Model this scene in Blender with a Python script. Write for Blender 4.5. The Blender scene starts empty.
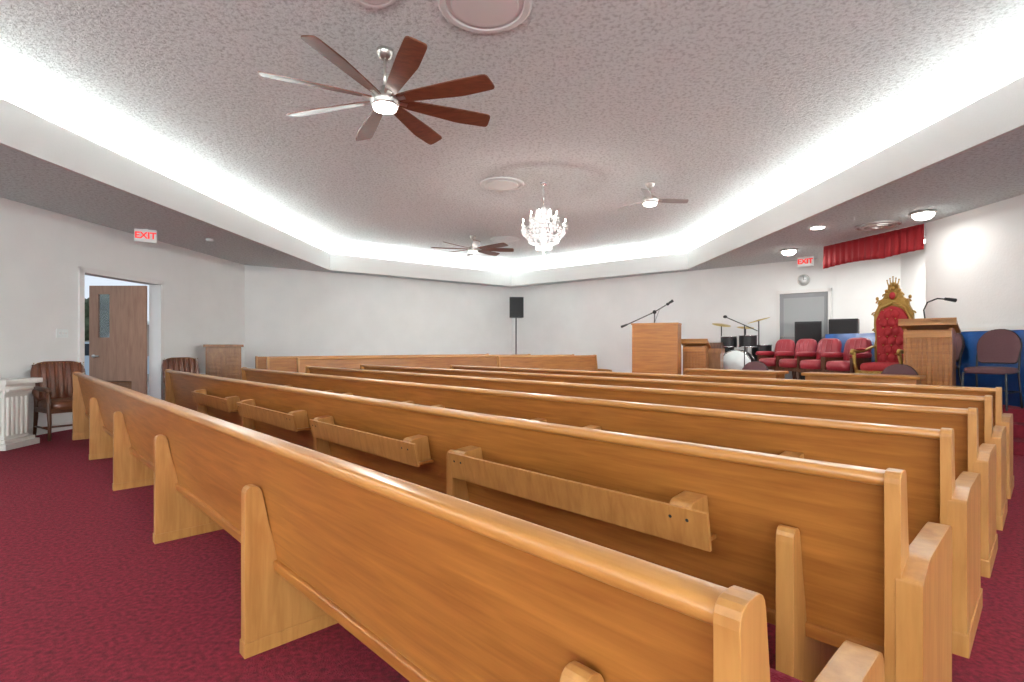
import bpy, bmesh, math, random
from mathutils import Vector, Matrix
random.seed(3)
S=bpy.context.scene
COL=S.collection
CH=1.2           # camera height
ZS=3.07          # soffit height
ZL=3.48          # cove lip top
ZC=3.82          # main ceiling
PZ=0.45          # platform height
# ------------------------------------------------------------------ materials
def newmat(name):
    m=bpy.data.materials.new(name); m.use_nodes=True
    return m,m.node_tree.nodes,m.node_tree.links,m.node_tree.nodes['Principled BSDF']
def pmat(name,col,rough=0.5,metal=0,bump=0,bscale=60,var=0,vscale=5,emit=None,estr=0,coat=0,trans=0,sheen=0):
    m,N,L,b=newmat(name)
    b.inputs['Base Color'].default_value=(*col,1); b.inputs['Roughness'].default_value=rough
    b.inputs['Metallic'].default_value=metal; b.inputs['Coat Weight'].default_value=coat
    b.inputs['Transmission Weight'].default_value=trans
    if emit: b.inputs['Emission Color'].default_value=(*emit,1); b.inputs['Emission Strength'].default_value=estr
    tc=N.new('ShaderNodeTexCoord')
    if var:
        n=N.new('ShaderNodeTexNoise'); n.inputs['Scale'].default_value=vscale; n.inputs['Detail'].default_value=5
        r=N.new('ShaderNodeValToRGB')
        r.color_ramp.elements[0].position=.3; r.color_ramp.elements[1].position=.7
        r.color_ramp.elements[0].color=(*[c*(1-var) for c in col],1); r.color_ramp.elements[1].color=(*[min(1,c*(1+var)) for c in col],1)
        L.new(tc.outputs['Object'],n.inputs['Vector']); L.new(n.outputs['Fac'],r.inputs['Fac']); L.new(r.outputs['Color'],b.inputs['Base Color'])
    if bump:
        n=N.new('ShaderNodeTexNoise'); n.inputs['Scale'].default_value=bscale; n.inputs['Detail'].default_value=4
        bp=N.new('ShaderNodeBump'); bp.inputs['Strength'].default_value=bump; bp.inputs['Distance'].default_value=.02
        L.new(tc.outputs['Object'],n.inputs['Vector']); L.new(n.outputs['Fac'],bp.inputs['Height']); L.new(bp.outputs['Normal'],b.inputs['Normal'])
    return m
def woodmat(name,c1,c2,rough=.40,scale=(1.2,14,14),coat=.2):
    m,N,L,b=newmat(name)
    tc=N.new('ShaderNodeTexCoord'); mp=N.new('ShaderNodeMapping'); mp.inputs['Scale'].default_value=scale
    n=N.new('ShaderNodeTexNoise'); n.inputs['Scale'].default_value=2.2; n.inputs['Detail'].default_value=8; n.inputs['Distortion'].default_value=.6
    mp2=N.new('ShaderNodeMapping'); mp2.inputs['Scale'].default_value=tuple(q*3.2 if q>5 else q*1.5 for q in scale)
    n2=N.new('ShaderNodeTexNoise'); n2.inputs['Scale'].default_value=2.6; n2.inputs['Detail'].default_value=4
    mx=N.new('ShaderNodeMath'); mx.operation='MULTIPLY_ADD'; mx.inputs[1].default_value=.35
    r=N.new('ShaderNodeValToRGB'); r.color_ramp.elements[0].position=.42; r.color_ramp.elements[1].position=.95
    r.color_ramp.elements[0].color=(*c1,1); r.color_ramp.elements[1].color=(*c2,1)
    L.new(tc.outputs['Object'],mp.inputs['Vector']); L.new(mp.outputs['Vector'],n.inputs['Vector'])
    L.new(tc.outputs['Object'],mp2.inputs['Vector']); L.new(mp2.outputs['Vector'],n2.inputs['Vector'])
    L.new(n2.outputs['Fac'],mx.inputs[0]); L.new(n.outputs['Fac'],mx.inputs[2])
    L.new(mx.outputs[0],r.inputs['Fac']); L.new(r.outputs['Color'],b.inputs['Base Color'])
    b.inputs['Roughness'].default_value=rough; b.inputs['Coat Weight'].default_value=coat; b.inputs['Coat Roughness'].default_value=.22
    return m
M_oak=woodmat('pew_oak',(.27,.092,.017),(.45,.178,.036))
M_oakend=woodmat('pew_oak_light',(.37,.155,.038),(.54,.265,.078),scale=(10,10,1.4))
M_rail=woodmat('pew_rail_oak',(.37,.15,.034),(.53,.245,.066),rough=.3,coat=.4)
M_walnut=woodmat('fan_walnut',(.11,.034,.018),(.24,.08,.038),rough=.38,scale=(2,16,16),coat=.6)
M_brownwood=woodmat('brown_wood',(.20,.08,.026),(.38,.17,.058),scale=(6,6,1.5))
M_darkwood=woodmat('dark_wood',(.055,.018,.008),(.13,.05,.022),scale=(6,6,2))
M_doorwood=woodmat('door_wood',(.31,.165,.105),(.45,.265,.175),rough=.5,scale=(8,8,1),coat=0)
M_carpet=pmat('carpet_crimson',(.27,.011,.032),1,bump=1,bscale=160,var=.45,vscale=45)
M_carpet2=pmat('carpet_platform',(.24,.011,.026),1,bump=.9,bscale=220,var=.15,vscale=30)
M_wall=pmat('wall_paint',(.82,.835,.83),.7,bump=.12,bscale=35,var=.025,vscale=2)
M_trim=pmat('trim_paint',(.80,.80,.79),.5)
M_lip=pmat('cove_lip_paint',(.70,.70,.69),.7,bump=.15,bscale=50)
def popcorn(name,col):
    m,N,L,b=newmat(name); b.inputs['Roughness'].default_value=.95
    tc=N.new('ShaderNodeTexCoord')
    n=N.new('ShaderNodeTexNoise'); n.inputs['Scale'].default_value=27; n.inputs['Detail'].default_value=5; n.inputs['Roughness'].default_value=.7
    L.new(tc.outputs['Object'],n.inputs['Vector'])
    bp=N.new('ShaderNodeBump'); bp.inputs['Strength'].default_value=1; bp.inputs['Distance'].default_value=.032
    L.new(n.outputs['Fac'],bp.inputs['Height']); L.new(bp.outputs['Normal'],b.inputs['Normal'])
    r=N.new('ShaderNodeValToRGB'); r.color_ramp.elements[0].position=.36; r.color_ramp.elements[1].position=.52
    r.color_ramp.elements[0].color=(*[c*.70 for c in col],1); r.color_ramp.elements[1].color=(*col,1)
    L.new(n.outputs['Fac'],r.inputs['Fac']); L.new(r.outputs['Color'],b.inputs['Base Color'])
    return m
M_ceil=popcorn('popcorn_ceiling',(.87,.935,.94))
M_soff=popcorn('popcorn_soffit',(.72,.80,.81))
M_blue=pmat('blue_satin',(.012,.085,.30),.35,bump=.3,bscale=8,var=.25,vscale=4)
M_red=pmat('red_velvet',(.33,.008,.014),.7,bump=.2,bscale=80)
M_redleather=pmat('red_leather',(.34,.03,.045),.35,bump=.2,bscale=40)
M_cush=pmat('pew_cushion',(.28,.012,.035),.95,bump=.5,bscale=150)
M_brnleather=pmat('brown_leather',(.15,.05,.024),.3,bump=.25,bscale=30,var=.3,vscale=8)
M_black=pmat('black_plastic',(.012,.012,.014),.45)
M_grille=pmat('speaker_grille',(.02,.02,.022),.8,bump=.6,bscale=200)
M_chrome=pmat('chrome',(.75,.75,.77),.2,metal=1)
M_nickel=pmat('brushed_nickel',(.62,.61,.58),.35,metal=1)
M_gold=pmat('gold_leaf',(.36,.22,.055),.4,metal=.7,bump=.5,bscale=60)
M_brass=pmat('cymbal_brass',(.6,.47,.2),.3,metal=1)
M_white=pmat('white_enamel',(.84,.90,.90),.4)
M_plaster=pmat('white_plaster',(.80,.80,.76),.7,bump=.2,bscale=30)
M_greydoor=pmat('grey_steel_door',(.25,.26,.27),.5)
M_greyfab=pmat('maroon_grey_fabric',(.13,.06,.065),.9,bump=.3,bscale=120)
M_glow=pmat('lamp_lens',(1,1,1),.4,emit=(1,.97,.9),estr=9)
M_tube=pmat('cove_tube',(1,1,1),.4,emit=(1,.98,.96),estr=12)
M_warm=pmat('candle_bulb',(1,1,1),.4,emit=(1,.9,.72),estr=16)
M_crystal=pmat('crystal',(.90,.90,.92),.06,trans=.45,emit=(1,.95,.88),estr=.22)  # slight emission added so the chandelier pendants look lit by the bulbs
M_glass=pmat('glass',(.9,.95,1),.05,trans=.95)
M_exit=pmat('exit_red',(.8,.02,.02),.5,emit=(1,.05,.04),estr=.6)
M_asph=pmat('asphalt',(.22,.22,.21),.9,var=.15,vscale=1)
M_grass=pmat('grass',(.12,.14,.08),.9,var=.3,vscale=1)
M_leaf=pmat('leaves',(.07,.09,.05),.9,bump=.6,bscale=5,var=.5,vscale=3)
M_carp=pmat('car_paint',(.5,.6,.7),.25,coat=.5)
M_carw=pmat('car_glass',(.02,.03,.04),.1)
M_brick=pmat('far_building',(.40,.38,.36),.9)
# ------------------------------------------------------------------ mesh builder
def rounded(pts,r,n=4):
    out=[]; k=len(pts)
    for i in range(k):
        p=Vector(pts[i][:2]); rr=pts[i][2] if len(pts[i])>2 else r
        a=Vector(pts[i-1][:2]); b=Vector(pts[(i+1)%k][:2])
        if rr<=0: out.append((p.x,p.y)); continue
        da=(a-p); db=(b-p); ra=min(rr,da.length*.49); rb=min(rr,db.length*.49)
        s=p+da.normalized()*ra; e=p+db.normalized()*rb
        for j in range(n+1):
            t=j/n; q=s*(1-t)**2+p*2*t*(1-t)+e*t*t; out.append((q.x,q.y))
    return out
class MB:
    def __init__(s): s.bm=bmesh.new(); s.mats=[]
    def mi(s,m):
        if m not in s.mats: s.mats.append(m)
        return s.mats.index(m)
    def add(s,vs,fs,mat,smooth=False,M=None):
        i=s.mi(mat)
        bv=[s.bm.verts.new(M@Vector(v) if M else Vector(v)) for v in vs]
        for f in fs:
            try:
                fc=s.bm.faces.new([bv[j] for j in f]); fc.material_index=i; fc.smooth=smooth
            except ValueError: pass
    def box(s,x0,x1,y0,y1,z0,z1,mat,M=None):
        vs=[(x,y,z) for z in(z0,z1) for x,y in((x0,y0),(x1,y0),(x1,y1),(x0,y1))]
        s.add(vs,[(3,2,1,0),(4,5,6,7),(0,1,5,4),(1,2,6,5),(2,3,7,6),(3,0,4,7)],mat,M=M)
    def prism(s,poly,a0,a1,mat,plane='yz',M=None,smooth=False):
        def P(p,a):
            if plane=='yz': return (a,p[0],p[1])
            if plane=='xz': return (p[0],a,p[1])
            return (p[0],p[1],a)
        n=len(poly); vs=[P(p,a0) for p in poly]+[P(p,a1) for p in poly]
        s.add(vs,[tuple(range(n-1,-1,-1)),tuple(range(n,2*n))],mat,M=M)
        s.add(vs,[(i,(i+1)%n,n+(i+1)%n,n+i) for i in range(n)],mat,smooth,M=M)
    def lathe(s,prof,mat,n=24,M=None,smooth=True,arc=1):
        vs=[];fs=[]
        for r,z in prof:
            for i in range(n):
                a=2*math.pi*i/n; vs.append((r*math.cos(a),r*math.sin(a),z))
        for k in range(len(prof)-1):
            for i in range(n):
                j=(i+1)%n; fs.append((k*n+i,k*n+j,(k+1)*n+j,(k+1)*n+i))
        if prof[0][0]>1e-4: fs.append(tuple(range(n-1,-1,-1)))
        if prof[-1][0]>1e-4: fs.append(tuple((len(prof)-1)*n+i for i in range(n)))
        s.add(vs,fs,mat,smooth,M)
    def tube(s,pts,r,mat,n=8,M=None):
        pts=[Vector(p) for p in pts]; k=len(pts); rs=r if isinstance(r,(list,tuple)) else [r]*k
        vs=[];fs=[]
        up=None
        for i,p in enumerate(pts):
            t=(pts[min(i+1,k-1)]-pts[max(i-1,0)]).normalized()
            if up is None: up=Vector((0,0,1)) if abs(t.z)<.9 else Vector((1,0,0))
            a=t.cross(up).normalized(); b=a.cross(t).normalized(); up=b
            for j in range(n):
                an=2*math.pi*j/n; vs.append(tuple(p+(a*math.cos(an)+b*math.sin(an))*rs[i]))
        for i in range(k-1):
            for j in range(n):
                q=(j+1)%n; fs.append((i*n+j,i*n+q,(i+1)*n+q,(i+1)*n+j))
        fs.append(tuple(range(n-1,-1,-1))); fs.append(tuple((k-1)*n+j for j in range(n)))
        s.add(vs,fs,mat,True,M)
    def ell(s,c,r,mat,M=None,nu=14,nv=8,p=1.0):
        vs=[];fs=[]
        f=lambda v: math.copysign(abs(v)**p,v)
        for i in range(nv+1):
            th=math.pi*i/nv
            for j in range(nu):
                ph=2*math.pi*j/nu
                vs.append((c[0]+r[0]*f(math.sin(th))*f(math.cos(ph)),c[1]+r[1]*f(math.sin(th))*f(math.sin(ph)),c[2]+r[2]*f(math.cos(th))))
        for i in range(nv):
            for j in range(nu):
                q=(j+1)%nu; fs.append((i*nu+j,i*nu+q,(i+1)*nu+q,(i+1)*nu+j))
        s.add(vs,fs,mat,True,M)
    def wall(s,p,q,z0,z1,t,mat):
        p=Vector(p);q=Vector(q);d=(q-p).normalized();n=Vector((-d.y,d.x))*t
        s.prism([tuple(p),tuple(q),tuple(q+n),tuple(p+n)],z0,z1,mat,'xy')
    def mesh(s,name):
        bmesh.ops.remove_doubles(s.bm,verts=s.bm.verts,dist=1e-5)
        bmesh.ops.recalc_face_normals(s.bm,faces=s.bm.faces)
        me=bpy.data.meshes.new(name); s.bm.to_mesh(me); s.bm.free()
        for m in s.mats: me.materials.append(m)
        return me
    def done(s,name,loc=(0,0,0),rz=0,bevel=0):
        return place(s.mesh(name),name,loc,rz,bevel)
def place(me,name,loc=(0,0,0),rz=0,bevel=0,parent=None):
    o=bpy.data.objects.new(name,me); COL.objects.link(o); o.location=loc; o.rotation_euler=(0,0,rz)
    if bevel:
        b=o.modifiers.new('bevel','BEVEL'); b.width=bevel; b.segments=2; b.limit_method='ANGLE'; b.angle_limit=math.radians(40); b.harden_normals=False
    if parent: o.parent=parent
    return o
def face(f): return math.atan2(-f[0],f[1])
def T(x,y,z): return Matrix.Translation((x,y,z))
def R(a,ax): return Matrix.Rotation(a,4,ax)
# ------------------------------------------------------------------ room geometry (X right, Y forward)
LW=lambda d: -6.43+.049*(d-6.59)
cornerL=(LW(12.1),12.1); apex=(0,16.9); endC=(6.8,10.99)
RWX=6.3
b=MB(); b.prism([(-8,-6.5),(8.2,-6.5),(8.2,12.3),(.2,17.4),(-8+1.6,12.6),(-6.9,10)],-.12,0,M_carpet,'xy'); b.done('floor')
b=MB()
def lw(d0,d1,z0,z1): b.wall((LW(d0),d0),(LW(d1),d1),z0,z1,.16,M_wall)
lw(-6,7.78,0,ZS); lw(9.38,12.15,0,ZS); lw(7.78,9.38,2.30,ZS)
b.done('wall_left')
b=MB(); b.wall(cornerL,apex,0,ZS,.16,M_wall); b.done('wall_back_left')
b=MB(); b.wall(apex,endC,0,ZS,.16,M_wall); b.done('wall_back_right')
b=MB(); b.wall(endC,(7.7,10.4),0,ZS,.16,M_wall); b.wall((7.7,10.4),(7.7,7.2),0,ZS,.16,M_wall); b.wall((7.7,7.2),(6.46,7.2),0,ZS,.16,M_wall); b.done('wall_alcove')
b=MB(); b.wall((RWX,8.0),(RWX,-6),0,ZS,.16,M_wall); b.done('wall_right')
b=MB(); b.wall((5.87,9.8),(RWX,8.0),PZ,1.38,.10,M_wall); b.done('wall_alcove_knee')
# unseen rear wall; its openings are invented to bring in fill light
b=MB(); added_wins=[-5.2,-2.6,0,2.6,5.2]; ww=.95
edges=[-7.2]
for x in added_wins: edges+= [x-ww,x+ww]
edges.append(7.2)
for i in range(0,len(edges),2): b.box(edges[i],edges[i+1],-6.16,-6,0,ZS,M_wall)
for x in added_wins: b.box(x-ww,x+ww,-6.16,-6,0,.7,M_wall); b.box(x-ww,x+ww,-6.16,-6,2.75,ZS,M_wall)
b.done('wall_rear')
for i,x in enumerate(added_wins):
    b=MB()
    for xx in(x-ww+.03,x,x+ww-.03): b.box(xx-.03,xx+.03,-6.12,-6.04,.7,2.75,M_trim)
    for z in(.73,1.7,2.72): b.box(x-ww,x+ww,-6.12,-6.04,z-.03,z+.03,M_trim)
    b.done('window_%d'%(i+1))
    li=bpy.data.lights.new('window_daylight','AREA'); li.shape='RECTANGLE'; li.size=ww*2; li.size_y=2.0; li.energy=160; li.color=(.94,1,.985)  # added fill lamp behind each invented opening, brightens pew backs and ceiling
    lo=bpy.data.objects.new('window_daylight',li); COL.objects.link(lo); lo.location=(x,-6.22,1.70)
    lo.rotation_euler=Vector((0,1,0.30)).to_track_quat('-Z','Y').to_euler()
# blue wainscot
b=MB()
def drape(p,q,z0,z1,amp,freq,mat,nz=1,scal=0):
    p=Vector(p);q=Vector(q);d=q-p;L=d.length;nn=Vector((d.y,-d.x)).normalized()
    N=int(L*60); vs=[];fs=[]
    for i in range(N+1):
        t=i/N; o=amp*(1+math.sin(t*L*freq)+.3*math.sin(t*L*freq*2.3+1))
        for z in range(nz+1):
            zz=z0+(z1-z0)*z/nz
            if z==0: zz+=scal*abs(math.sin(t*L*2.6))
            c=p+d*t+nn*(o*(1-.5*z/nz)); vs.append((c.x,c.y,zz))
    k=nz+1
    for i in range(N):
        for z in range(nz): fs.append((i*k+z,(i+1)*k+z,(i+1)*k+z+1,i*k+z+1))
    b.add(vs,fs,mat,True)
drape((RWX-.01,8.0),(RWX-.01,2.5),PZ,1.40,.006,9,M_blue)
drape((5.86,9.8),(RWX-.01,8.0),PZ,1.42,.006,9,M_blue)
o=b.done('trim_blue_wainscot'); sm=o.modifiers.new('s','SOLIDIFY'); sm.thickness=.01
b=MB(); b.box(RWX-.03,RWX,2.5,8,1.40,1.45,M_trim); b.done('trim_chair_rail')
b=MB(); b.wall((LW(-6)+.02,-6),(LW(7.7)+.02,7.7),0,.11,.02,M_trim); b.wall((LW(9.46)+.02,9.46),(LW(12.1)+.02,12.1),0,.11,.02,M_trim); b.done('baseboard_left')
b=MB(); b.wall((cornerL[0]+.02,cornerL[1]-.01),(-.0,16.87),0,.11,.02,M_trim); b.done('baseboard_back_left')
# ceilings
inner=[(-4.93,-4),(-4.48,12.9),(-.03,16.36),(4.27,12.75),(4.36,-4)]
outer=[(-7.3,-6.3),(-6.5,12.3),(-.0,17.3),(8.2,10.9),(8.2,-6.3)]
def offset(poly,d):
    out=[];n=len(poly)
    for i in range(n):
        p=Vector(poly[i]);a=Vector(poly[i-1]);c=Vector(poly[(i+1)%n])
        e1=(p-a).normalized();e2=(c-p).normalized()
        n1=Vector((-e1.y,e1.x));n2=Vector((-e2.y,e2.x)); bi=(n1+n2).normalized()
        out.append(tuple(p+bi*d/max(.3,bi.dot(n1))))
    return out
out4=offset(inner,.42); out1=offset(inner,.05); outm=offset(inner,.22); outs=offset(inner,.03)
b=MB()
for i in range(5):
    j=(i+1)%5
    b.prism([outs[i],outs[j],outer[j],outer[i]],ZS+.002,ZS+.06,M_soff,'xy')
b.done('ceiling_soffit')
b=MB()
for i in range(5):
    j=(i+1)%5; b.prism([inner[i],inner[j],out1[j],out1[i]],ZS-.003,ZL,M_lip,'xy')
b.done('trim_cove_lip')
b=MB(); o5=offset(inner,.5)
for i in range(5):
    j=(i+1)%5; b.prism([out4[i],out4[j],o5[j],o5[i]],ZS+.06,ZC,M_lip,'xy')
b.done('wall_cove_back')
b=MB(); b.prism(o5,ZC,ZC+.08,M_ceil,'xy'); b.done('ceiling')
COVE_W_PER_M=41
b=MB()
for i in range(5):
    j=(i+1)%5; p=Vector(outm[i]);q=Vector(outm[j]); L=(q-p).length; d=(q-p)/L
    b.tube([(*(p+d*.15),ZS+.13),(*(q-d*.15),ZS+.13)],.018,M_tube)
    li=bpy.data.lights.new('cove_light','AREA'); li.shape='RECTANGLE'; li.size=L-.3; li.size_y=.10; li.energy=COVE_W_PER_M*L; li.color=(.97,1,.98)
    lo=bpy.data.objects.new('cove_light',li); COL.objects.link(lo); m=(p+q)/2
    lo.location=(m.x,m.y,ZS+.17); lo.rotation_euler=(Matrix.Rotation(math.atan2(d.y,d.x),4,'Z')@Matrix.Rotation(math.pi,4,'X')).to_euler()
b.done('cove_light_tubes')
# platform + steps
v=Vector((.716,.698)); u=Vector((-.698,.716)); P0=Vector((.286,.689))
def KS(k,s): return P0+v*k+u*s
def s_at_x(k,x): return (P0.x+v.x*k-x)/.698
pa=KS(7.95,s_at_x(7.95,RWX)); pb=KS(7.95,5.7)
def wc(l): return 16.9-.869*l-.01
lx=pb.x
for _ in range(60):
    e=pb.y+(lx-pb.x)*.698/.716-wc(lx); lx-=e*.4
pc=Vector((lx,wc(lx)))
b=MB(); b.prism([tuple(pa),(RWX,8.0),(7.6,8.0),(7.6,10.3),(6.78,10.9),tuple(pc),tuple(pb)],0,PZ,M_carpet2,'xy'); b.done('platform_floor')
b=MB()
for i,(k0,h) in enumerate(((7.30,.15),(7.62,.30))):
    a1=KS(k0,s_at_x(k0,RWX)); a2=KS(k0,.55); a3=KS(7.95,.55); a4=pa
    b.prism([tuple(a1),tuple(a4),tuple(a3),tuple(a2)],0 if i==0 else .15,h,M_carpet2,'xy')
b.done('platform_steps',bevel=.012)
# ------------------------------------------------------------------ pews
def pew(L,rack=True,nm='church_pew',ztop=.86):
    b=MB(); dz=ztop-.86
    b.prism([(.015,.835+dz),(.038,.84+dz),(.135,.33),(.112,.325)],-L+.02,0,M_oak)
    rail=rounded([(-.020,.838+dz),(-.014,.862+dz),(.046,.864+dz),(.052,.838+dz),(.043,.826+dz),(-.006,.826+dz)],.012,3)
    b.prism(rail,-L,0,M_rail,smooth=True)
    b.prism(rounded([(.098,.30),(.092,.345),(.12,.35),(.126,.30)],.006,2),-L+.02,0,M_oak)
    b.prism([(.12,.37),(.57,.40),(.57,.425),(.12,.395)],-L+.02,0,M_oak)
    b.prism(rounded([(.55,.35),(.585,.35),(.59,.43),(.55,.43)],.01,2),-L+.02,0,M_oak)
    b.prism(rounded([(.14,.40),(.56,.428),(.57,.47),(.53,.488),(.15,.455)],.02,3),-L+.05,.012,M_cush,smooth=True)
    x=-.26
    sup=rounded([(-.012,.0,0),(-.012,.655,.04),(.045,.655,.035),(.075,.50,0),(.115,.345,0),(.20,.36,.02),(.47,.385,.02),(.50,.25,.1),(.50,.10,.05),(.55,0,0)],.02,4)
    while x>-L+.2:
        b.prism(sup,x-.025,x+.025,M_oakend)
        b.box(x-.030,x+.030,-.016,.555,0,.055,M_oakend)
        x-=1.63
    for e,sg in ((0,1),(-L,-1)):
        def X(a,c):
            return (e+sg*a,e+sg*c) if sg>0 else (e+sg*c,e+sg*a)
        x0,x1=X(-.012,.024)
        b.prism(rounded([(-.020,.58,0),(-.026,.872+dz,.03),(.056,.872+dz,.03),(.10,.58,0)],.02,4),x0,x1,M_oakend)
        x0,x1=X(.012,.070)
        blk=rounded([(-.022,0,0),(-.022,.60,.01),(.10,.632,.02),(.40,.628,.05),(.53,.622,.04),(.545,.53,.03),(.53,.42,.05),(.53,.0,0)],.02,4)
        b.prism(blk,x0,x1,M_oakend)
        x0,x1=X(-.012,.020)
        b.prism(rounded([(-.020,0,0),(-.020,.60,0),(.12,.60,0),(.12,.45,.02),(.52,.42,.02),(.52,0,0)],.01,2),x0,x1,M_oakend)
        x0,x1=X(-.016,.076)
        b.prism(rounded([(-.026,0,0),(-.026,.09,.01),(.545,.09,.01),(.545,0,0)],.02,3),x0,x1,M_oakend)
    if rack:
        x=-.26
        while x-1.63>-L:
            xa=x-.20; xb=x-1.53
            b.prism([(-.098,.672),(-.084,.674),(-.058,.548),(-.072,.545)],xb,xa,M_oakend)
            b.prism([(-.07,.545),(-.07,.560),(.06,.560),(.062,.545)],xb+.04,xa-.04,M_oak)
            br=rounded([(.035,.695,.01),(-.02,.690,.03),(-.07,.686,.02),(-.082,.66),(-.06,.55),(.06,.55)],.010,3)
            for xx in (xa-.10,xb+.06):
                b.prism(br,xx-.040,xx+.040,M_oakend)
            for xx in (xa-.13,xa-.07,xb+.04,xb+.09):
                b.ell((xx,-.088,.635),(.007,.005,.007),M_black)
            x-=1.63
    return b.mesh(nm)
me0=pew(8.4,False); meN=pew(8.4,True); me5=pew(7.05,True)
for k in range(6):
    p=KS(k*1.0,0); me=me0 if k==0 else (me5 if k==5 else meN)
    place(me,'church_pew',(p.x,p.y,0),face(v),.004)
nd=Vector((.61,-.79)); w=Vector((.79,.61))
for j,(s0,s1) in enumerate(((0,6.0),(0,6.7),(.3,7.4),(4.2,7.2))):
    p=Vector((-5.45,11.20))+nd*j+w*s0
    place(pew(s1-s0,True,ztop=.97),'church_pew',(p.x,p.y,0),face(nd),.004)
# ------------------------------------------------------------------ ceiling fans
def fan(loc,drop,rad,n,a0,blade,name='ceiling_fan',wid=.19,metal=M_nickel):
    b=MB(); z=-drop
    b.lathe([(0,0),(.075,0),(.072,-.03),(.045,-.075),(.02,-.085),(0,-.085)],metal)
    b.lathe([(.013,-.05),(.013,z+.08)],metal,12)
    b.lathe([(0,z+.12),(.03,z+.12),(.035,z+.07),(.085,z+.05),(.125,z+.02),(.13,z-.02),(.12,z-.05),(.115,z-.06),(0,z-.06)],metal,32)
    b.lathe([(0,z-.058),(.108,z-.060),(.10,z-.085),(.06,z-.10),(0,z-.105)],M_glow,28)
    for i in range(n):
        M=R(a0+2*math.pi*i/n,'Z')@T(0,0,z)@R(-math.radians(16),'X')
        pts=rounded([(.10,-.035),(.24,-.055),(rad*.7,-wid*.45),(rad-.03,-wid*.5,.04),(rad,wid*.38,.04),(rad*.7,wid*.5),(.24,.06),(.10,.035)],.04,3)
        b.prism(pts,-.006,.006,blade,'xy',M)
        b.box(.05,.20,-.02,.02,-.012,-.004,metal,M)
    o=b.done(name,loc)
    li=bpy.data.lights.new('fan_lamp','AREA'); li.shape='DISK'; li.size=.18; li.energy=28; li.color=(1,.97,.92)
    lo=bpy.data.objects.new('fan_lamp',li); COL.objects.link(lo); lo.parent=o; lo.location=(0,0,z-.115)
    return o
fan((-1.125,4.65,ZC),.44,1.02,8,math.radians(27),M_walnut)
fan((-.93,12.5,ZC),.31,1.0,8,math.radians(10),M_walnut)
M_greyblade=pmat('grey_blade',(.42,.41,.41),.5)
fan((2.22,8.44,ZC),.27,.66,3,math.radians(8),M_greyblade,wid=.13)
def vent(x,y,z,r,name='ceiling_vent'):
    b=MB()
    b.lathe([(0,0),(r,0),(r,-.012),(r*.95,-.022),(r*.84,-.022),(r*.82,-.008),(r*.72,-.008),(r*.70,-.026),(0,-.034)],M_white,40,smooth=False)
    b.done(name,(x,y,z))
vent(-.16,8.49,ZC,.36); vent(-.207,4.02,ZC,.36); vent(-1.03,3.84,ZC,.2); vent(-.17,12.9,ZC,.36)
b=MB(); r=.3
b.lathe([(0,0),(r,0),(r,-.02),(r*.9,-.03),(r*.85,-.006),(r*.74,-.006),(r*.72,-.035),(r*.6,-.035),(r*.58,-.006),(r*.48,-.006),(r*.46,-.04),(r*.3,-.04),(r*.28,-.01),(0,-.01)],M_nickel,36,smooth=False); b.done('ceiling_vent',(5.65,8.11,ZS))
def dome(x,y,z,e=30):
    b=MB()
    b.lathe([(0,0),(.15,0),(.15,-.025),(.135,-.03),(0,-.03)],M_nickel,28)
    b.lathe([(.13,-.03),(.125,-.06),(.09,-.095),(.04,-.11),(0,-.112)],M_glow,28)
    o=b.done('flush_ceiling_light',(x,y,z))
    li=bpy.data.lights.new('dome_lamp','AREA'); li.shape='DISK'; li.size=.22; li.energy=e; li.color=(1,.97,.92)
    lo=bpy.data.objects.new('dome_lamp',li); COL.objects.link(lo); lo.parent=o; lo.location=(0,0,-.125)
dome(5.74,7.33,ZS,8); dome(5.38,10.2,ZS,16); dome(7.1,9.2,ZS,34)  # the last dome is an added lamp that brightens the white alcove
b=MB(); b.lathe([(0,0),(.09,0),(.09,-.012),(.07,-.012),(0,-.012)],M_glow,20); b.done('recessed_downlight',(4.83,8.3,ZS))
b=MB(); b.lathe([(0,0),(.06,0),(.055,-.03),(0,-.035)],M_white,18); b.done('smoke_detector',(-5.3,9.2,ZS))
# ------------------------------------------------------------------ chandelier
b=MB()
def oct_(c,r,h):
    x,y,z=c; b.add([(x,y,z+h),(x+r,y,z),(x,y+r,z),(x-r,y,z),(x,y-r,z),(x,y,z-h)],[(0,1,2),(0,2,3),(0,3,4),(0,4,1),(5,2,1),(5,3,2),(5,4,3),(5,1,4)],M_crystal)
zt=-.39
b.lathe([(0,0),(.065,0),(.05,-.03),(.015,-.05),(0,-.05)],M_chrome,16)
b.tube([(0,0,-.03),(0,0,zt)],.008,M_chrome)
b.lathe([(0,zt),(.03,zt),(.05,zt-.04),(.02,zt-.08),(.035,zt-.2),(.06,zt-.26),(.025,zt-.33),(.05,zt-.42),(.07,zt-.50),(.03,zt-.58),(.04,zt-.64),(0,zt-.70)],M_crystal,14)
for ring,(r,z) in enumerate(((.12,zt-.06),(.20,zt-.30),(.33,zt-.40),(.24,zt-.52),(.13,zt-.62))):
    n=int(16+r*60)
    b.tube([(r*math.cos(a*math.pi/12),r*math.sin(a*math.pi/12),z) for a in range(25)],.006,M_chrome,6)
    for i in range(n):
        a=2*math.pi*i/n; oct_((r*math.cos(a),r*math.sin(a),z-.035),.012,.032)
for i in range(16):
    a=2*math.pi*i/16; ca,sa=math.cos(a),math.sin(a)
    for (r0,z0,r1,z1,sag) in ((.12,zt-.06,.33,zt-.38,.06),(.33,zt-.42,.13,zt-.62,.03),(.13,zt-.62,.0,zt-.70,.01)):
        for q in range(9):
            t_=q/8; r=r0+(r1-r0)*t_-sag*math.sin(math.pi*t_)*(1 if z0>zt-.3 else -1); z=z0+(z1-z0)*t_
            oct_((r*ca,r*sa,z),.011,.018)
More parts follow.
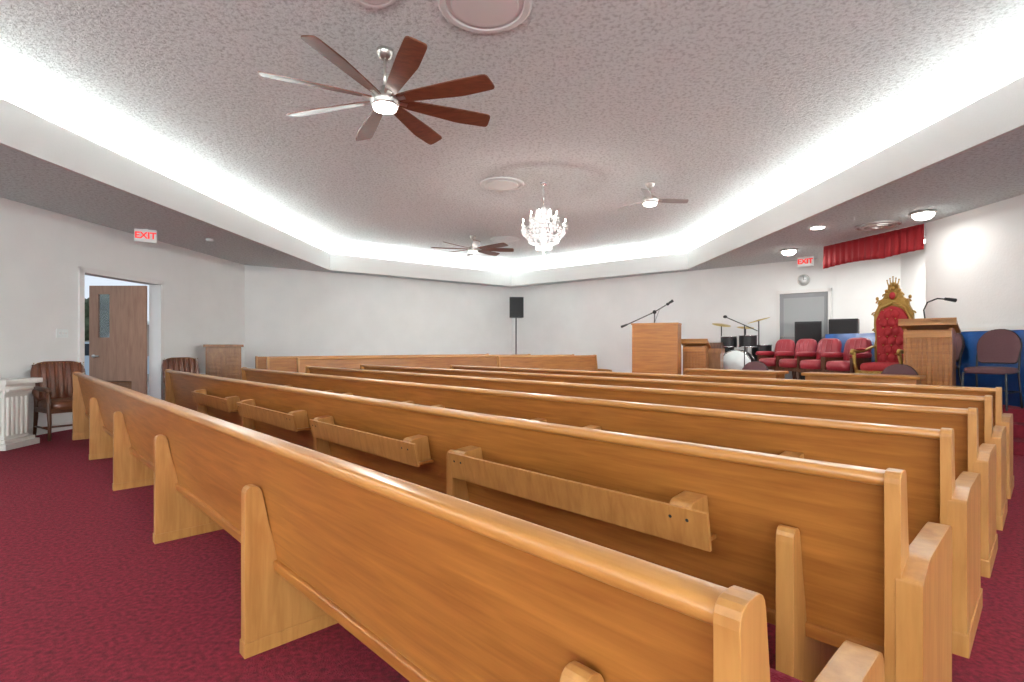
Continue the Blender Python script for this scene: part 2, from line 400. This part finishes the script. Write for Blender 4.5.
for i in range(8):
    a=2*math.pi*(i+.5)/8; ca,sa=math.cos(a),math.sin(a)
    for R_,zz,dz in ((.36,zt-.34,-.1),(.22,zt-.2,-.06)):
        b.tube([(.03*ca,.03*sa,zt-.42),(R_*.5*ca,R_*.5*sa,zz+dz-.03),(R_*.85*ca,R_*.85*sa,zz+dz+.02),(R_*ca,R_*sa,zz)],.008,M_crystal,6)
        M=T(R_*ca,R_*sa,zz)
        b.lathe([(0,-.01),(.035,0),(.04,.012),(.012,.012),(.011,.07),(0,.07)],M_crystal,10,M)
        b.ell((0,0,.095),(.012,.012,.028),M_warm,M,8,6)
        for q in range(3): oct_((R_*ca+.03*math.cos(q*2.1),R_*sa+.03*math.sin(q*2.1),zz-.04),.008,.025)
oct_((0,0,zt-.74),.02,.035)
o=b.done('crystal_chandelier',(.51,8.44,ZC))
li=bpy.data.lights.new('chandelier_lamp','POINT'); li.energy=40; li.shadow_soft_size=.05; li.color=(1,.96,.9)
lo=bpy.data.objects.new('chandelier_lamp',li); COL.objects.link(lo); lo.parent=o; lo.location=(0,0,-1.22)
# ------------------------------------------------------------------ door left, open outward
b=MB()
def jam(d0,d1,z0,z1,pro=.03):
    b.wall((LW(d0)+pro,d0),(LW(d1)+pro,d1),z0,z1,.16+2*pro,M_trim)
jam(7.71,7.79,0,2.37); jam(9.37,9.45,0,2.37); jam(7.71,9.45,2.29,2.37); b.done('trim_door_left')
b=MB(); hx,hy=LW(9.33)-.2,9.33
M=T(hx,hy,0)
W=1.0; zt_=2.27
def bx(x0,x1,z0,z1,y0,y1,m): b.box(-x1,-x0,y0,y1,z0,z1,m,M)
bx(0,W,.01,.28,-.022,.022,M_doorwood); bx(0,W,.58,1.35,-.022,.022,M_doorwood); bx(0,W,2.12,zt_,-.022,.022,M_doorwood)
bx(0,.25,.28,.58,-.022,.022,M_doorwood); bx(.75,W,.28,.58,-.022,.022,M_doorwood)
bx(0,.64,1.35,2.12,-.022,.022,M_doorwood); bx(.84,W,1.35,2.12,-.022,.022,M_doorwood)
bx(.64,.84,1.35,2.12,-.006,.006,M_glass)
for q in range(9): b.box(-.75,-.25,-.02,.02,-.004,.004,M_brownwood,M@T(0,0,.30+q*.032)@R(.6,'X'))
b.tube([(-.92,-.022,1.02),(-.92,-.07,1.02),(-.80,-.07,1.02)],.011,M_nickel,8,M)
b.lathe([(0,0),(.03,0),(.03,.01),(0,.01)],M_nickel,14,M@T(-.92,-.022,1.02)@R(math.pi/2,'X'))
b.done('door_left')
dC=(Vector(endC)-Vector(apex)).normalized(); nC=Vector((dC.y,-dC.x))
angC=math.atan2(dC.y,dC.x)
pD=Vector((5.93,wc(5.93)))
M=T(pD.x,pD.y,PZ)@R(angC,'Z')
b=MB()
b.box(.06,1.0,-.04,-.0,0,1.90,M_greydoor,M); b.box(.14,.92,-.045,-.03,.95,1.80,pmat('grey_door_panel',(.33,.35,.36),.35),M)
b.ell((.12,-.08,.95),(.03,.03,.03),M_nickel,M); b.tube([(.12,-.03,.95),(.12,-.08,.95)],.012,M_nickel,8,M); b.done('door_right')
b=MB(); b.box(0,.06,-.07,0,0,1.97,M_trim,M); b.box(1.0,1.06,-.07,0,0,1.97,M_trim,M); b.box(0,1.06,-.07,0,1.90,1.97,M_trim,M); b.done('trim_door_right')
pk=Vector((6.33,wc(6.33))); b=MB(); M=R(math.pi/2,'X')
b.lathe([(0,0),(.125,0),(.125,.03),(.113,.035),(.108,.02),(0,.02)],M_nickel,28,M); b.lathe([(0,.0),(.108,.022),(0,.024)],M_white,28,M)
b.box(-.004,.004,-.03,-.027,0,.075,M_black); b.box(0,.055,-.03,-.027,-.004,.004,M_black)
b.done('wall_clock',(pk.x+nC.x*.003,pk.y+nC.y*.003,2.63),angC)
def exit_sign(x,y,z,rz):
    b=MB(); b.box(-.15,.15,-.025,.025,-.21,-.01,M_white); b.box(-.03,.03,-.02,.02,-.01,0,M_white); o=b.done('exit_sign',(x,y,z),rz,.006)
    c=bpy.data.curves.new('exit_letters','FONT'); c.body='EXIT'; c.size=.14; c.extrude=.002; c.align_x='CENTER'; c.align_y='CENTER'; c.materials.append(M_exit); c.offset=.004
    t=bpy.data.objects.new('exit_letters',c); COL.objects.link(t); t.parent=o; t.location=(0,-.029,-.11); t.rotation_euler=(math.pi/2,0,0)
exit_sign(-5.86,8.4,ZS,math.radians(28)); exit_sign(6.12,10.95,ZS,angC)
b=MB(); d=7.45; M=T(LW(d),d,1.38)@R(math.pi/2-.049,'Z')
b.box(-.09,.09,-.012,0,-.06,.06,M_white,M)
for q in(-.05,0,.05): b.box(q-.008,q+.008,-.022,-.012,-.015,.015,M_trim,M)
b.done('light_switch',bevel=.002)
# ------------------------------------------------------------------ red valance
b=MB(); drape((5.84,9.82),(6.27,7.98),2.64,3.06,.013,50,M_red,4,.03)
o=b.done('red_valance_curtain'); sm=o.modifiers.new('s','SOLIDIFY'); sm.thickness=.008
# ------------------------------------------------------------------ pedestal
b=MB()
b.box(-.25,.25,-.25,.25,0,.07,M_plaster); b.box(-.22,.22,-.22,.22,.07,.11,M_plaster)
b.box(-.175,.175,-.175,.175,.11,.64,M_plaster)
for s_ in range(4):
    M=R(s_*math.pi/2,'Z')
    for q in range(5): 
        b.tube([(-.13+q*.065,-.178,.15),(-.13+q*.065,-.178,.60)],.018,M_plaster,8,M)
    b.tube([(-.18,-.205,.69),(.18,-.205,.69)],.03,M_plaster,8,M)
b.box(-.20,.20,-.20,.20,.64,.70,M_plaster); b.box(-.22,.22,-.22,.22,.70,.75,M_plaster); b.box(-.27,.27,-.27,.27,.75,.81,M_plaster)
b.done('plaster_pedestal',(-6.06,6.22,0),math.radians(6),.008)
# ------------------------------------------------------------------ leather armchair
def leather_chair(loc,rz):
    b=MB()
    for sx in(-1,1):
        b.tube([(sx*.27,.27,0),(sx*.265,.26,.22),(sx*.27,.25,.40),(sx*.28,.24,.64)],[.018,.022,.026,.022],M_darkwood)
        b.tube([(sx*.25,-.30,0),(sx*.25,-.25,.25),(sx*.25,-.23,.45),(sx*.26,-.27,.70),(sx*.25,-.33,.95)],[.018,.024,.026,.022,.018],M_darkwood)
        b.tube([(sx*.26,-.27,.66),(sx*.30,-.1,.66),(sx*.31,.12,.65),(sx*.29,.27,.645),(sx*.27,.31,.61)],[.02,.026,.03,.032,.02],M_darkwood)
        b.tube([(sx*.26,.25,.14),(sx*.25,-.26,.14)],.013,M_darkwood)
    b.tube([(-.26,0,.14),(.26,0,.14)],.013,M_darkwood)
    b.box(-.27,.27,-.25,.27,.34,.40,M_darkwood)
    b.ell((0,.02,.43),(.27,.27,.07),M_brnleather,p=.45)
    M=T(0,-.26,.72)@R(math.radians(11),'X')
    b.ell((0,0,0),(.30,.055,.28),M_brnleather,M,20,12,p=.5)
    for q in range(6): b.tube([(-.22+q*.088,.05,-.22),(-.22+q*.088,.062,.0),(-.22+q*.088,.05,.24)],.022,M_brnleather,8,M)
    for q in range(15): b.ell((-.27+q*.0385,.05,.245),(.007,.006,.007),M_gold,M,6,4)
    b.done('leather_armchair',loc,rz)
leather_chair((-5.93,7.0,0),face((.85,-.52))); leather_chair((-5.78,9.35,0),face((.8,-.6)))
b=MB()
b.box(-.34,.34,-.22,.2,0,.07,M_brownwood); b.box(-.31,.31,-.18,.18,.07,1.18,M_brownwood); b.box(-.35,.35,-.24,.22,1.18,1.23,M_brownwood)
for sx in(-1,1):
    b.box(sx*.155-.125,sx*.155+.125,-.195,-.175,.16,1.08,M_brownwood)
    for q in range(11): b.box(sx*.155-.10,sx*.155+.10,-.21,-.19,.20+q*.077,.25+q*.077,M_brownwood)
b.done('wooden_cabinet',(-5.80,10.55,0),face((-.5,.85)),.006)
# ------------------------------------------------------------------ loudspeaker on stand
def stand_speaker(loc,rz):
    b=MB()
    b.tube([(0,0,.35),(0,0,2.05)],.018,M_black)
    for i in range(3):
        a=i*2.094; b.tube([(0,0,.75),(.45*math.cos(a),.45*math.sin(a),.015)],.011,M_black)
    b.prism(rounded([(-.17,-.16),(.17,-.16),(.21,.17),(-.21,.17)],.02,2),2.04,2.64,M_black,'xy')
    b.box(-.18,.18,.168,.18,2.08,2.60,M_grille); b.done('loudspeaker_on_stand',loc,rz)
stand_speaker((.12,15.6,0),face((.1,-1)))
# ------------------------------------------------------------------ pulpit / lecterns
def lectern(W,D,H,mat=M_oak,slats=True):
    b=MB(); hw=W/2;hd=D/2
    b.box(-hw,hw,-hd,hd,0,.08,M_rail); b.box(-hw+.03,hw-.03,hd-.05,hd-.02,.08,H-.12,mat)
    for sx in(-1,1): b.box(sx*(hw-.035)-.018,sx*(hw-.035)+.018,-hd+.03,hd-.03,.08,H-.1,mat)
    b.prism([(-hd-.02,H-.16),(hd+.03,H-.02),(hd+.03,H+.015),(-hd-.02,H-.125)],-hw-.03,hw+.03,M_rail)
    b.box(-hw-.03,hw+.03,hd,hd+.03,H-.06,H+.03,M_rail)
    b.box(-hw+.02,hw-.02,-hd+.05,hd-.04,.45,.47,mat)
    for z in(.10,H-.22): b.box(-hw+.02,hw-.02,hd-.03,hd,z,z+.08,M_rail)
    if slats:
        n=int(W/.06)
        for i in range(n): 
            x=-hw+.05+(W-.1)*i/(n-1); b.tube([(x,hd-.02,.12),(x,hd-.02,H-.15)],.012,M_oak,6)
    return b
b=MB()
hw=.42
b.box(-hw,hw,.16,.20,0,1.17,M_oak); b.box(-hw,-hw+.04,-.2,.16,0,1.17,M_oak); b.box(hw-.04,hw,-.2,.16,0,1.17,M_oak)
b.box(-hw-.02,hw+.02,-.22,.22,0,.07,M_rail); b.prism([(-.22,1.02),(.18,1.10),(.18,1.13),(-.22,1.05)],-hw+.02,hw-.02,M_rail)
b.box(-hw-.015,hw+.015,.15,.215,1.15,1.18,M_rail); b.box(-hw+.04,hw-.04,-.15,.16,.55,.57,M_oak)
for sx in(-1,1): b.box(sx*(hw-.02)-.025,sx*(hw-.02)+.025,-.22,.215,1.15,1.18,M_rail)
b.done('pulpit',(2.74,9.95,PZ),face((-.45,-.89)),.005)
lectern(.46,.36,.86).done('slatted_lectern',(3.62,10.35,PZ),face((-.5,-.87)),.004)
b=lectern(.54,.42,1.08)
M=T(.02,.18,1.08)@R(-face((-.72,-.7)),'Z')
b.lathe([(0,0),(.035,0),(.035,.02),(0,.02)],M_black,12,M)
b.tube([(0,0,0),(-.02,0,.14),(.02,-.01,.24),(.14,-.02,.29),(.26,-.02,.28)],.010,M_black,8,M); b.tube([(.24,-.02,.285),(.38,-.02,.265)],[.02,.027],M_black,8,M)
b.done('lectern_with_microphone',(5.55,6.98,PZ),face((-.72,-.7)),.004)
b=MB()
b.lathe([(0,0),(.14,0),(.13,.02),(.02,.03),(0,.03)],M_black,20)
b.tube([(0,0,.02),(0,0,1.43)],.010,M_black); b.tube([(-.55,-.05,1.18),(0,0,1.43),(.25,.02,1.58)],.011,M_black)
b.tube([(-.55,-.05,1.18),(-.68,-.06,1.13)],[.018,.026],M_black); b.ell((.27,.02,1.59),(.035,.035,.03),M_black); b.ell((0,0,1.43),(.04,.03,.04),M_black)
b.tube([(.25,.02,1.58),(.37,.0,1.66)],[.016,.03],M_black)
b.tube([(.1,.0,1.48),(.0,.02,1.2),(-.03,.01,.9)],.004,M_black)
b.done('microphone_stand',(2.85,10.5,PZ))
# ------------------------------------------------------------------ communion tables
def table(k,s0,s1,h=.76):
    L=s1-s0; c=KS(k,(s0+s1)/2); b=MB(); hl=L/2
    b.prism(rounded([(-.20,h-.035),(.20,h-.035),(.205,h),(-.205,h)],.008,2),-hl,hl,M_rail)
    b.box(-hl+.04,hl-.04,-.17,.17,h-.16,h-.035,M_oak)
    for sx in(-1,1):
        b.box(sx*(hl-.12)-.03,sx*(hl-.12)+.03,-.15,.15,.05,h-.16,M_oakend); b.box(sx*(hl-.12)-.04,sx*(hl-.12)+.04,-.19,.19,0,.05,M_oakend)
    b.box(-hl+.12,hl-.12,-.015,.015,.25,.38,M_oak)
    b.done('communion_table',(c.x,c.y,0),face(v),.004)
table(7.0,2.26,3.62,.85); table(7.0,.74,1.98,.85)
# ------------------------------------------------------------------ banquet chairs
def banquet(loc,rz):
    b=MB()
    for sx in(-1,1):
        b.tube([(sx*.21,.22,0),(sx*.20,.20,.42),(sx*.20,-.18,.44)],.012,M_black)
        b.tube([(sx*.21,-.26,0),(sx*.20,-.19,.42),(sx*.20,-.22,.60),(sx*.19,-.27,.84)],.012,M_black)
        b.tube([(sx*.205,.21,.2),(sx*.205,-.22,.2)],.008,M_black)
    b.tube([(-.205,-.22,.2),(.205,-.22,.2)],.008,M_black)
    b.ell((0,.0,.455),(.225,.225,.045),M_greyfab,p=.5)
    M=T(0,-.245,.70)@R(math.radians(11),'X')
    prof=rounded([(-.18,-.16,.04),(.18,-.16,.04),(.215,.10,.1),(.11,.255,.12),(-.11,.255,.12),(-.215,.10,.1)],.06,5)
    b.prism(prof,-.02,.025,M_greyfab,'xz',M,smooth=True)
    b.tube([(x,0,z) for x,z in prof]+[(prof[0][0],0,prof[0][1])],.012,M_black,6,M)
    b.done('banquet_chair',loc,rz,.006)
banquet((5.80,6.36,PZ),face((-.85,-.5))); banquet((5.95,7.42,PZ),face((-1,-.05)))
c=KS(7.55,1.1); banquet((c.x,c.y,0),face(-v)); c=KS(7.55,2.95); banquet((c.x,c.y,0),face(-v))
# ------------------------------------------------------------------ red clergy armchairs
def clergy(loc,rz):
    b=MB()
    b.ell((0,.02,.42),(.22,.25,.09),M_redleather,p=.4)
    M=T(0,-.22,.64)@R(math.radians(10),'X')
    b.ell((0,0,0),(.22,.07,.25),M_redleather,M,18,10,p=.5)
    for q in(-.1,0,.1): b.tube([(q,.06,-.2),(q,.07,0),(q,.06,.2)],.012,M_redleather,6,M)
    for sx in(-1,1):
        b.ell((sx*.25,.02,.60),(.045,.23,.045),M_redleather,p=.5)
        b.box(sx*.25-.022,sx*.25+.022,-.19,.21,.30,.57,M_darkwood)
        b.tube([(sx*.22,.22,0),(sx*.24,.21,.34)],[.02,.03],M_darkwood); b.tube([(sx*.22,-.25,0),(sx*.23,-.21,.34)],[.02,.03],M_darkwood)
    b.box(-.25,.25,-.22,.24,.28,.35,M_darkwood)
    b.done('red_armchair',loc,rz)
for x,y in((5.50,8.62),(5.42,9.27),(5.38,9.93),(5.32,10.60)):clergy((x,y,PZ),face((-.95,-.3)))
# ------------------------------------------------------------------ throne
b=MB()
out=[(-.24,0),(-.25,.55),(-.26,.75),(-.235,.92),(-.265,1.05),(-.26,1.26),(-.20,1.38),(-.205,1.45),(-.13,1.49),(-.11,1.58),(-.07,1.60),(-.07,1.68),(0,1.74)]
sil=out+[(-x,z) for x,z in reversed(out[:-1])]
b.prism(rounded(sil,.03,3),-.33,-.28,M_gold,'xz')
pad=[(-.195,.48),(-.20,.9),(-.215,1.15),(-.14,1.31),(0,1.37),(.14,1.31),(.215,1.15),(.20,.9),(.195,.48)]
b.prism(rounded(pad,.05,4),-.285,-.23,M_red,'xz')
b.prism(rounded(pad,.05,4),-.34,-.325,M_red,'xz')
for r_ in range(6):
    for q in range(3-(r_%2)):
        x=(-.11+q*.11) if r_%2==0 else (-.055+q*.11)
        z=.56+r_*.135
        b.ell((x,-.232,z),(.054,.022,.066),M_red)
        b.ell((x+.055,-.225,z+.0675),(.010,.010,.010),M_gold,nu=8,nv=5)
for sx in(-1,1):
    b.tube([(sx*.215,-.265,.48),(sx*.222,-.265,.9),(sx*.238,-.265,1.15),(sx*.16,-.265,1.34),(0,-.265,1.41)],.017,M_gold,8)
    for (cx,cz,rr) in ((.245,.99,.04),(.25,1.24,.045),(.19,1.42,.045),(.10,1.52,.045)):
        b.tube([(sx*(cx+rr*(1-t/14)*math.cos(t*.7)),-.285,cz+rr*(1-t/14)*math.sin(t*.7)) for t in range(13)],.011,M_gold,6)
    b.ell((sx*.22,-.29,1.49),(.022,.022,.03),M_gold); b.ell((sx*.085,-.28,1.60),(.025,.03,.025),M_gold)
b.ell((0,-.27,1.52),(.05,.035,.06),M_red); b.lathe([(.05,0),(.06,.006),(.05,.012)],M_gold,16,T(0,-.255,1.52)@R(math.pi/2,'X'))
b.ell((0,-.28,1.63),(.035,.04,.035),M_gold)
for x in(-.08,-.04,0,.04,.08): b.tube([(x*.6,-.28,1.64),(x,-.28,1.80-abs(x)*.6)],[.013,.007],M_gold); b.ell((x,-.28,1.81-abs(x)*.6),(.012,.012,.012),M_gold,nu=8,nv=5)
b.box(-.27,.27,-.28,.28,.30,.38,M_gold); b.ell((0,0,.42),(.26,.27,.085),M_red,p=.45)
for sx in(-1,1):
    b.tube([(sx*.27,.27,0),(sx*.30,.30,.08),(sx*.25,.25,.22),(sx*.28,.27,.34)],[.035,.03,.035,.045],M_gold)
    b.tube([(sx*.26,-.32,0),(sx*.26,-.30,.34)],[.03,.035],M_gold)
    b.tube([(sx*.27,.24,.36),(sx*.31,.22,.50),(sx*.30,.26,.66)],[.03,.024,.03],M_gold)
    b.tube([(sx*.27,-.28,.74),(sx*.31,-.1,.68),(sx*.31,.12,.66),(sx*.31,.28,.68),(sx*.31,.32,.63)],[.02,.024,.026,.03,.022],M_gold)
    b.ell((sx*.31,.03,.70),(.03,.14,.025),M_red)
for q in range(7): b.ell((-.21+q*.07,.285,.33),(.035,.02,.03),M_gold)
b.done('throne_chair',(5.60,7.90,PZ),face((-.85,-.52)))
# ------------------------------------------------------------------ PA speakers
def pa_(x,y,rz,h):
    b=MB(); b.box(-.24,.24,-.2,.2,0,h,M_black); b.box(-.22,.22,.2,.212,.05,h-.03,M_grille)
    b.lathe([(.15,0),(.16,.012),(.14,.02),(.13,.005),(0,0)],M_black,24,T(0,.21,h*.4)@R(-math.pi/2,'X'))
    b.done('loudspeaker_cabinet',(x,y,PZ),rz,.01)
pa_(6.12,10.85,face((-.5,-.86)),1.25); pa_(6.45,10.2,face((-.6,-.8)),1.27)
# ------------------------------------------------------------------ drum kit
b=MB()
def stand(x,y,h):
    b.tube([(x,y,.1),(x,y,h)],.012,M_black)
    for i in range(3):
        a=i*2.094+x; b.tube([(x,y,.3),(x+.16*math.cos(a),y+.16*math.sin(a),.01)],.008,M_black)
for x,y,h,r,tl in((-.38,-.05,1.22,.20,.2),(.38,-.02,1.30,.23,-.25),(.05,.26,1.16,.18,.1)):
    stand(x,y,h); b.lathe([(0,.02),(.04,.015),(r,0),(r,-.004),(0,.0)],M_brass,24,T(x,y,h)@R(tl,'Y')@R(.15,'X'))
def drum(x,y,z,r,h,M2=Matrix()):
    M=T(x,y,z)@M2
    b.lathe([(0,0),(r,0),(r,h),(0,h)],M_black,24,M,smooth=False)
    for zz in(0,h-.02): b.lathe([(r-.01,zz),(r+.01,zz),(r+.01,zz+.02),(r-.01,zz+.02)],M_chrome,24,M)
    b.lathe([(0,h),(r-.01,h+.001),(r-.01,h+.004),(0,h+.004)],M_white,24,M)
drum(0,-.05,.34,.32,.34,R(math.pi/2,'X')); drum(-.19,-.18,.72,.165,.24); drum(.20,-.18,.72,.175,.26); drum(-.36,.26,.60,.17,.17); drum(.38,.25,.28,.20,.5)
b.tube([(-.36,.26,0),(-.36,.26,.60)],.02,M_chrome)
for a in(-.1,.1): b.tube([(.38+a,.25+a,0),(.38+a,.25+a,.3)],.01,M_chrome); b.tube([(a*1.8,-.18,.4),(a*1.8,-.18,.76)],.012,M_chrome)
b.done('drum_kit',(4.98,11.46,PZ),face((.6,.8)))
b=MB(); b.tube([(0,0,.02),(0,0,1.15)],.010,M_black); b.tube([(-.35,0,1.30),(0,0,1.15),(.25,0,1.04)],.009,M_black); b.lathe([(0,0),(.13,0),(.12,.02),(0,.025)],M_black,18); b.ell((-.37,0,1.31),(.04,.03,.03),M_black)
b.done('microphone_stand',(4.45,10.05,PZ))
b=MB(); b.box(-.30,.30,-.20,.20,.0,.08,M_darkwood); b.box(-.30,-.26,-.20,.20,.08,.78,M_brownwood); b.box(.26,.30,-.20,.20,.08,.78,M_brownwood); b.box(-.26,.26,.14,.18,.08,.78,M_brownwood); b.box(-.32,.32,-.23,.22,.60,.70,M_brownwood); b.box(-.32,.32,-.02,.22,.70,.82,M_darkwood)
b.box(-.27,.27,-.22,-.06,.70,.715,M_white)
for q in range(12):
    if q%7 not in(2,6): b.box(-.26+q*.043,-.24+q*.043,-.15,-.06,.715,.73,M_black)
b.done('organ',(4.02,10.85,PZ),face((-.5,-.85)),.004)
# ------------------------------------------------------------------ outside
b=MB(); b.box(-60,-6.75,-20,60,-.14,-.06,M_asph); b.done('parking_lot_ground')
b=MB(); b.box(-60,-24,-20,60,-.06,-.02,M_grass); b.done('lawn_ground')
b=MB()
prof=[(-2.2,.25),(-2.2,.75),(-1.4,.88),(-.8,1.38),(.9,1.40),(1.6,.92),(2.2,.85),(2.25,.25)]
b.prism(rounded(prof,.12,4),-.85,.85,M_carp,'xz')
b.prism(rounded([(-1.25,.92),(-.75,1.33),(.85,1.34),(1.4,.94)],.06,3),-.86,.86,M_carw,'xz')
for x in(-1.4,1.4):
    for y in(-.78,.78): b.lathe([(0,-.1),(.30,-.1),(.33,-.06),(.33,.06),(.30,.1),(0,.1)],M_black,20,T(x,y,.33)@R(math.pi/2,'X'))
b.done('parked_car',(-15.2,18.6,-.06),math.radians(35))
for x,y,h in((-33,39,4.6),(-46,52,6),(-27,34.5,4.5)):
    b=MB(); b.tube([(0,0,-.05),(0,0,h*.5)],[.25,.15],M_darkwood)
    for q in range(12): b.ell((random.uniform(-1.5,1.5),random.uniform(-1.5,1.5),h*.5+random.uniform(0,h*.4)),(1.0,1.0,.8),M_leaf)
    b.done('street_tree',(x,y,0))
b=MB(); b.box(-42,-34,46,54,0,3.2,M_brick); b.box(-42.5,-33.5,45.5,54.5,3.2,3.5,M_white); b.done('neighbouring_building')
# ------------------------------------------------------------------ world, camera
W_=bpy.data.worlds.new('sky'); S.world=W_; W_.use_nodes=True
W_.node_tree.nodes['Background'].inputs[0].default_value=(.80,.89,1,1); W_.node_tree.nodes['Background'].inputs[1].default_value=.85
cam=bpy.data.cameras.new('camera'); co=bpy.data.objects.new('camera',cam); COL.objects.link(co)
co.location=(0,0,CH); co.rotation_euler=(math.pi/2,0,0); cam.sensor_width=36; cam.lens=525/1024*36; cam.shift_y=5/1024; cam.clip_start=.05
S.camera=co
S.view_settings.view_transform='Standard'
S.view_settings.exposure=.22
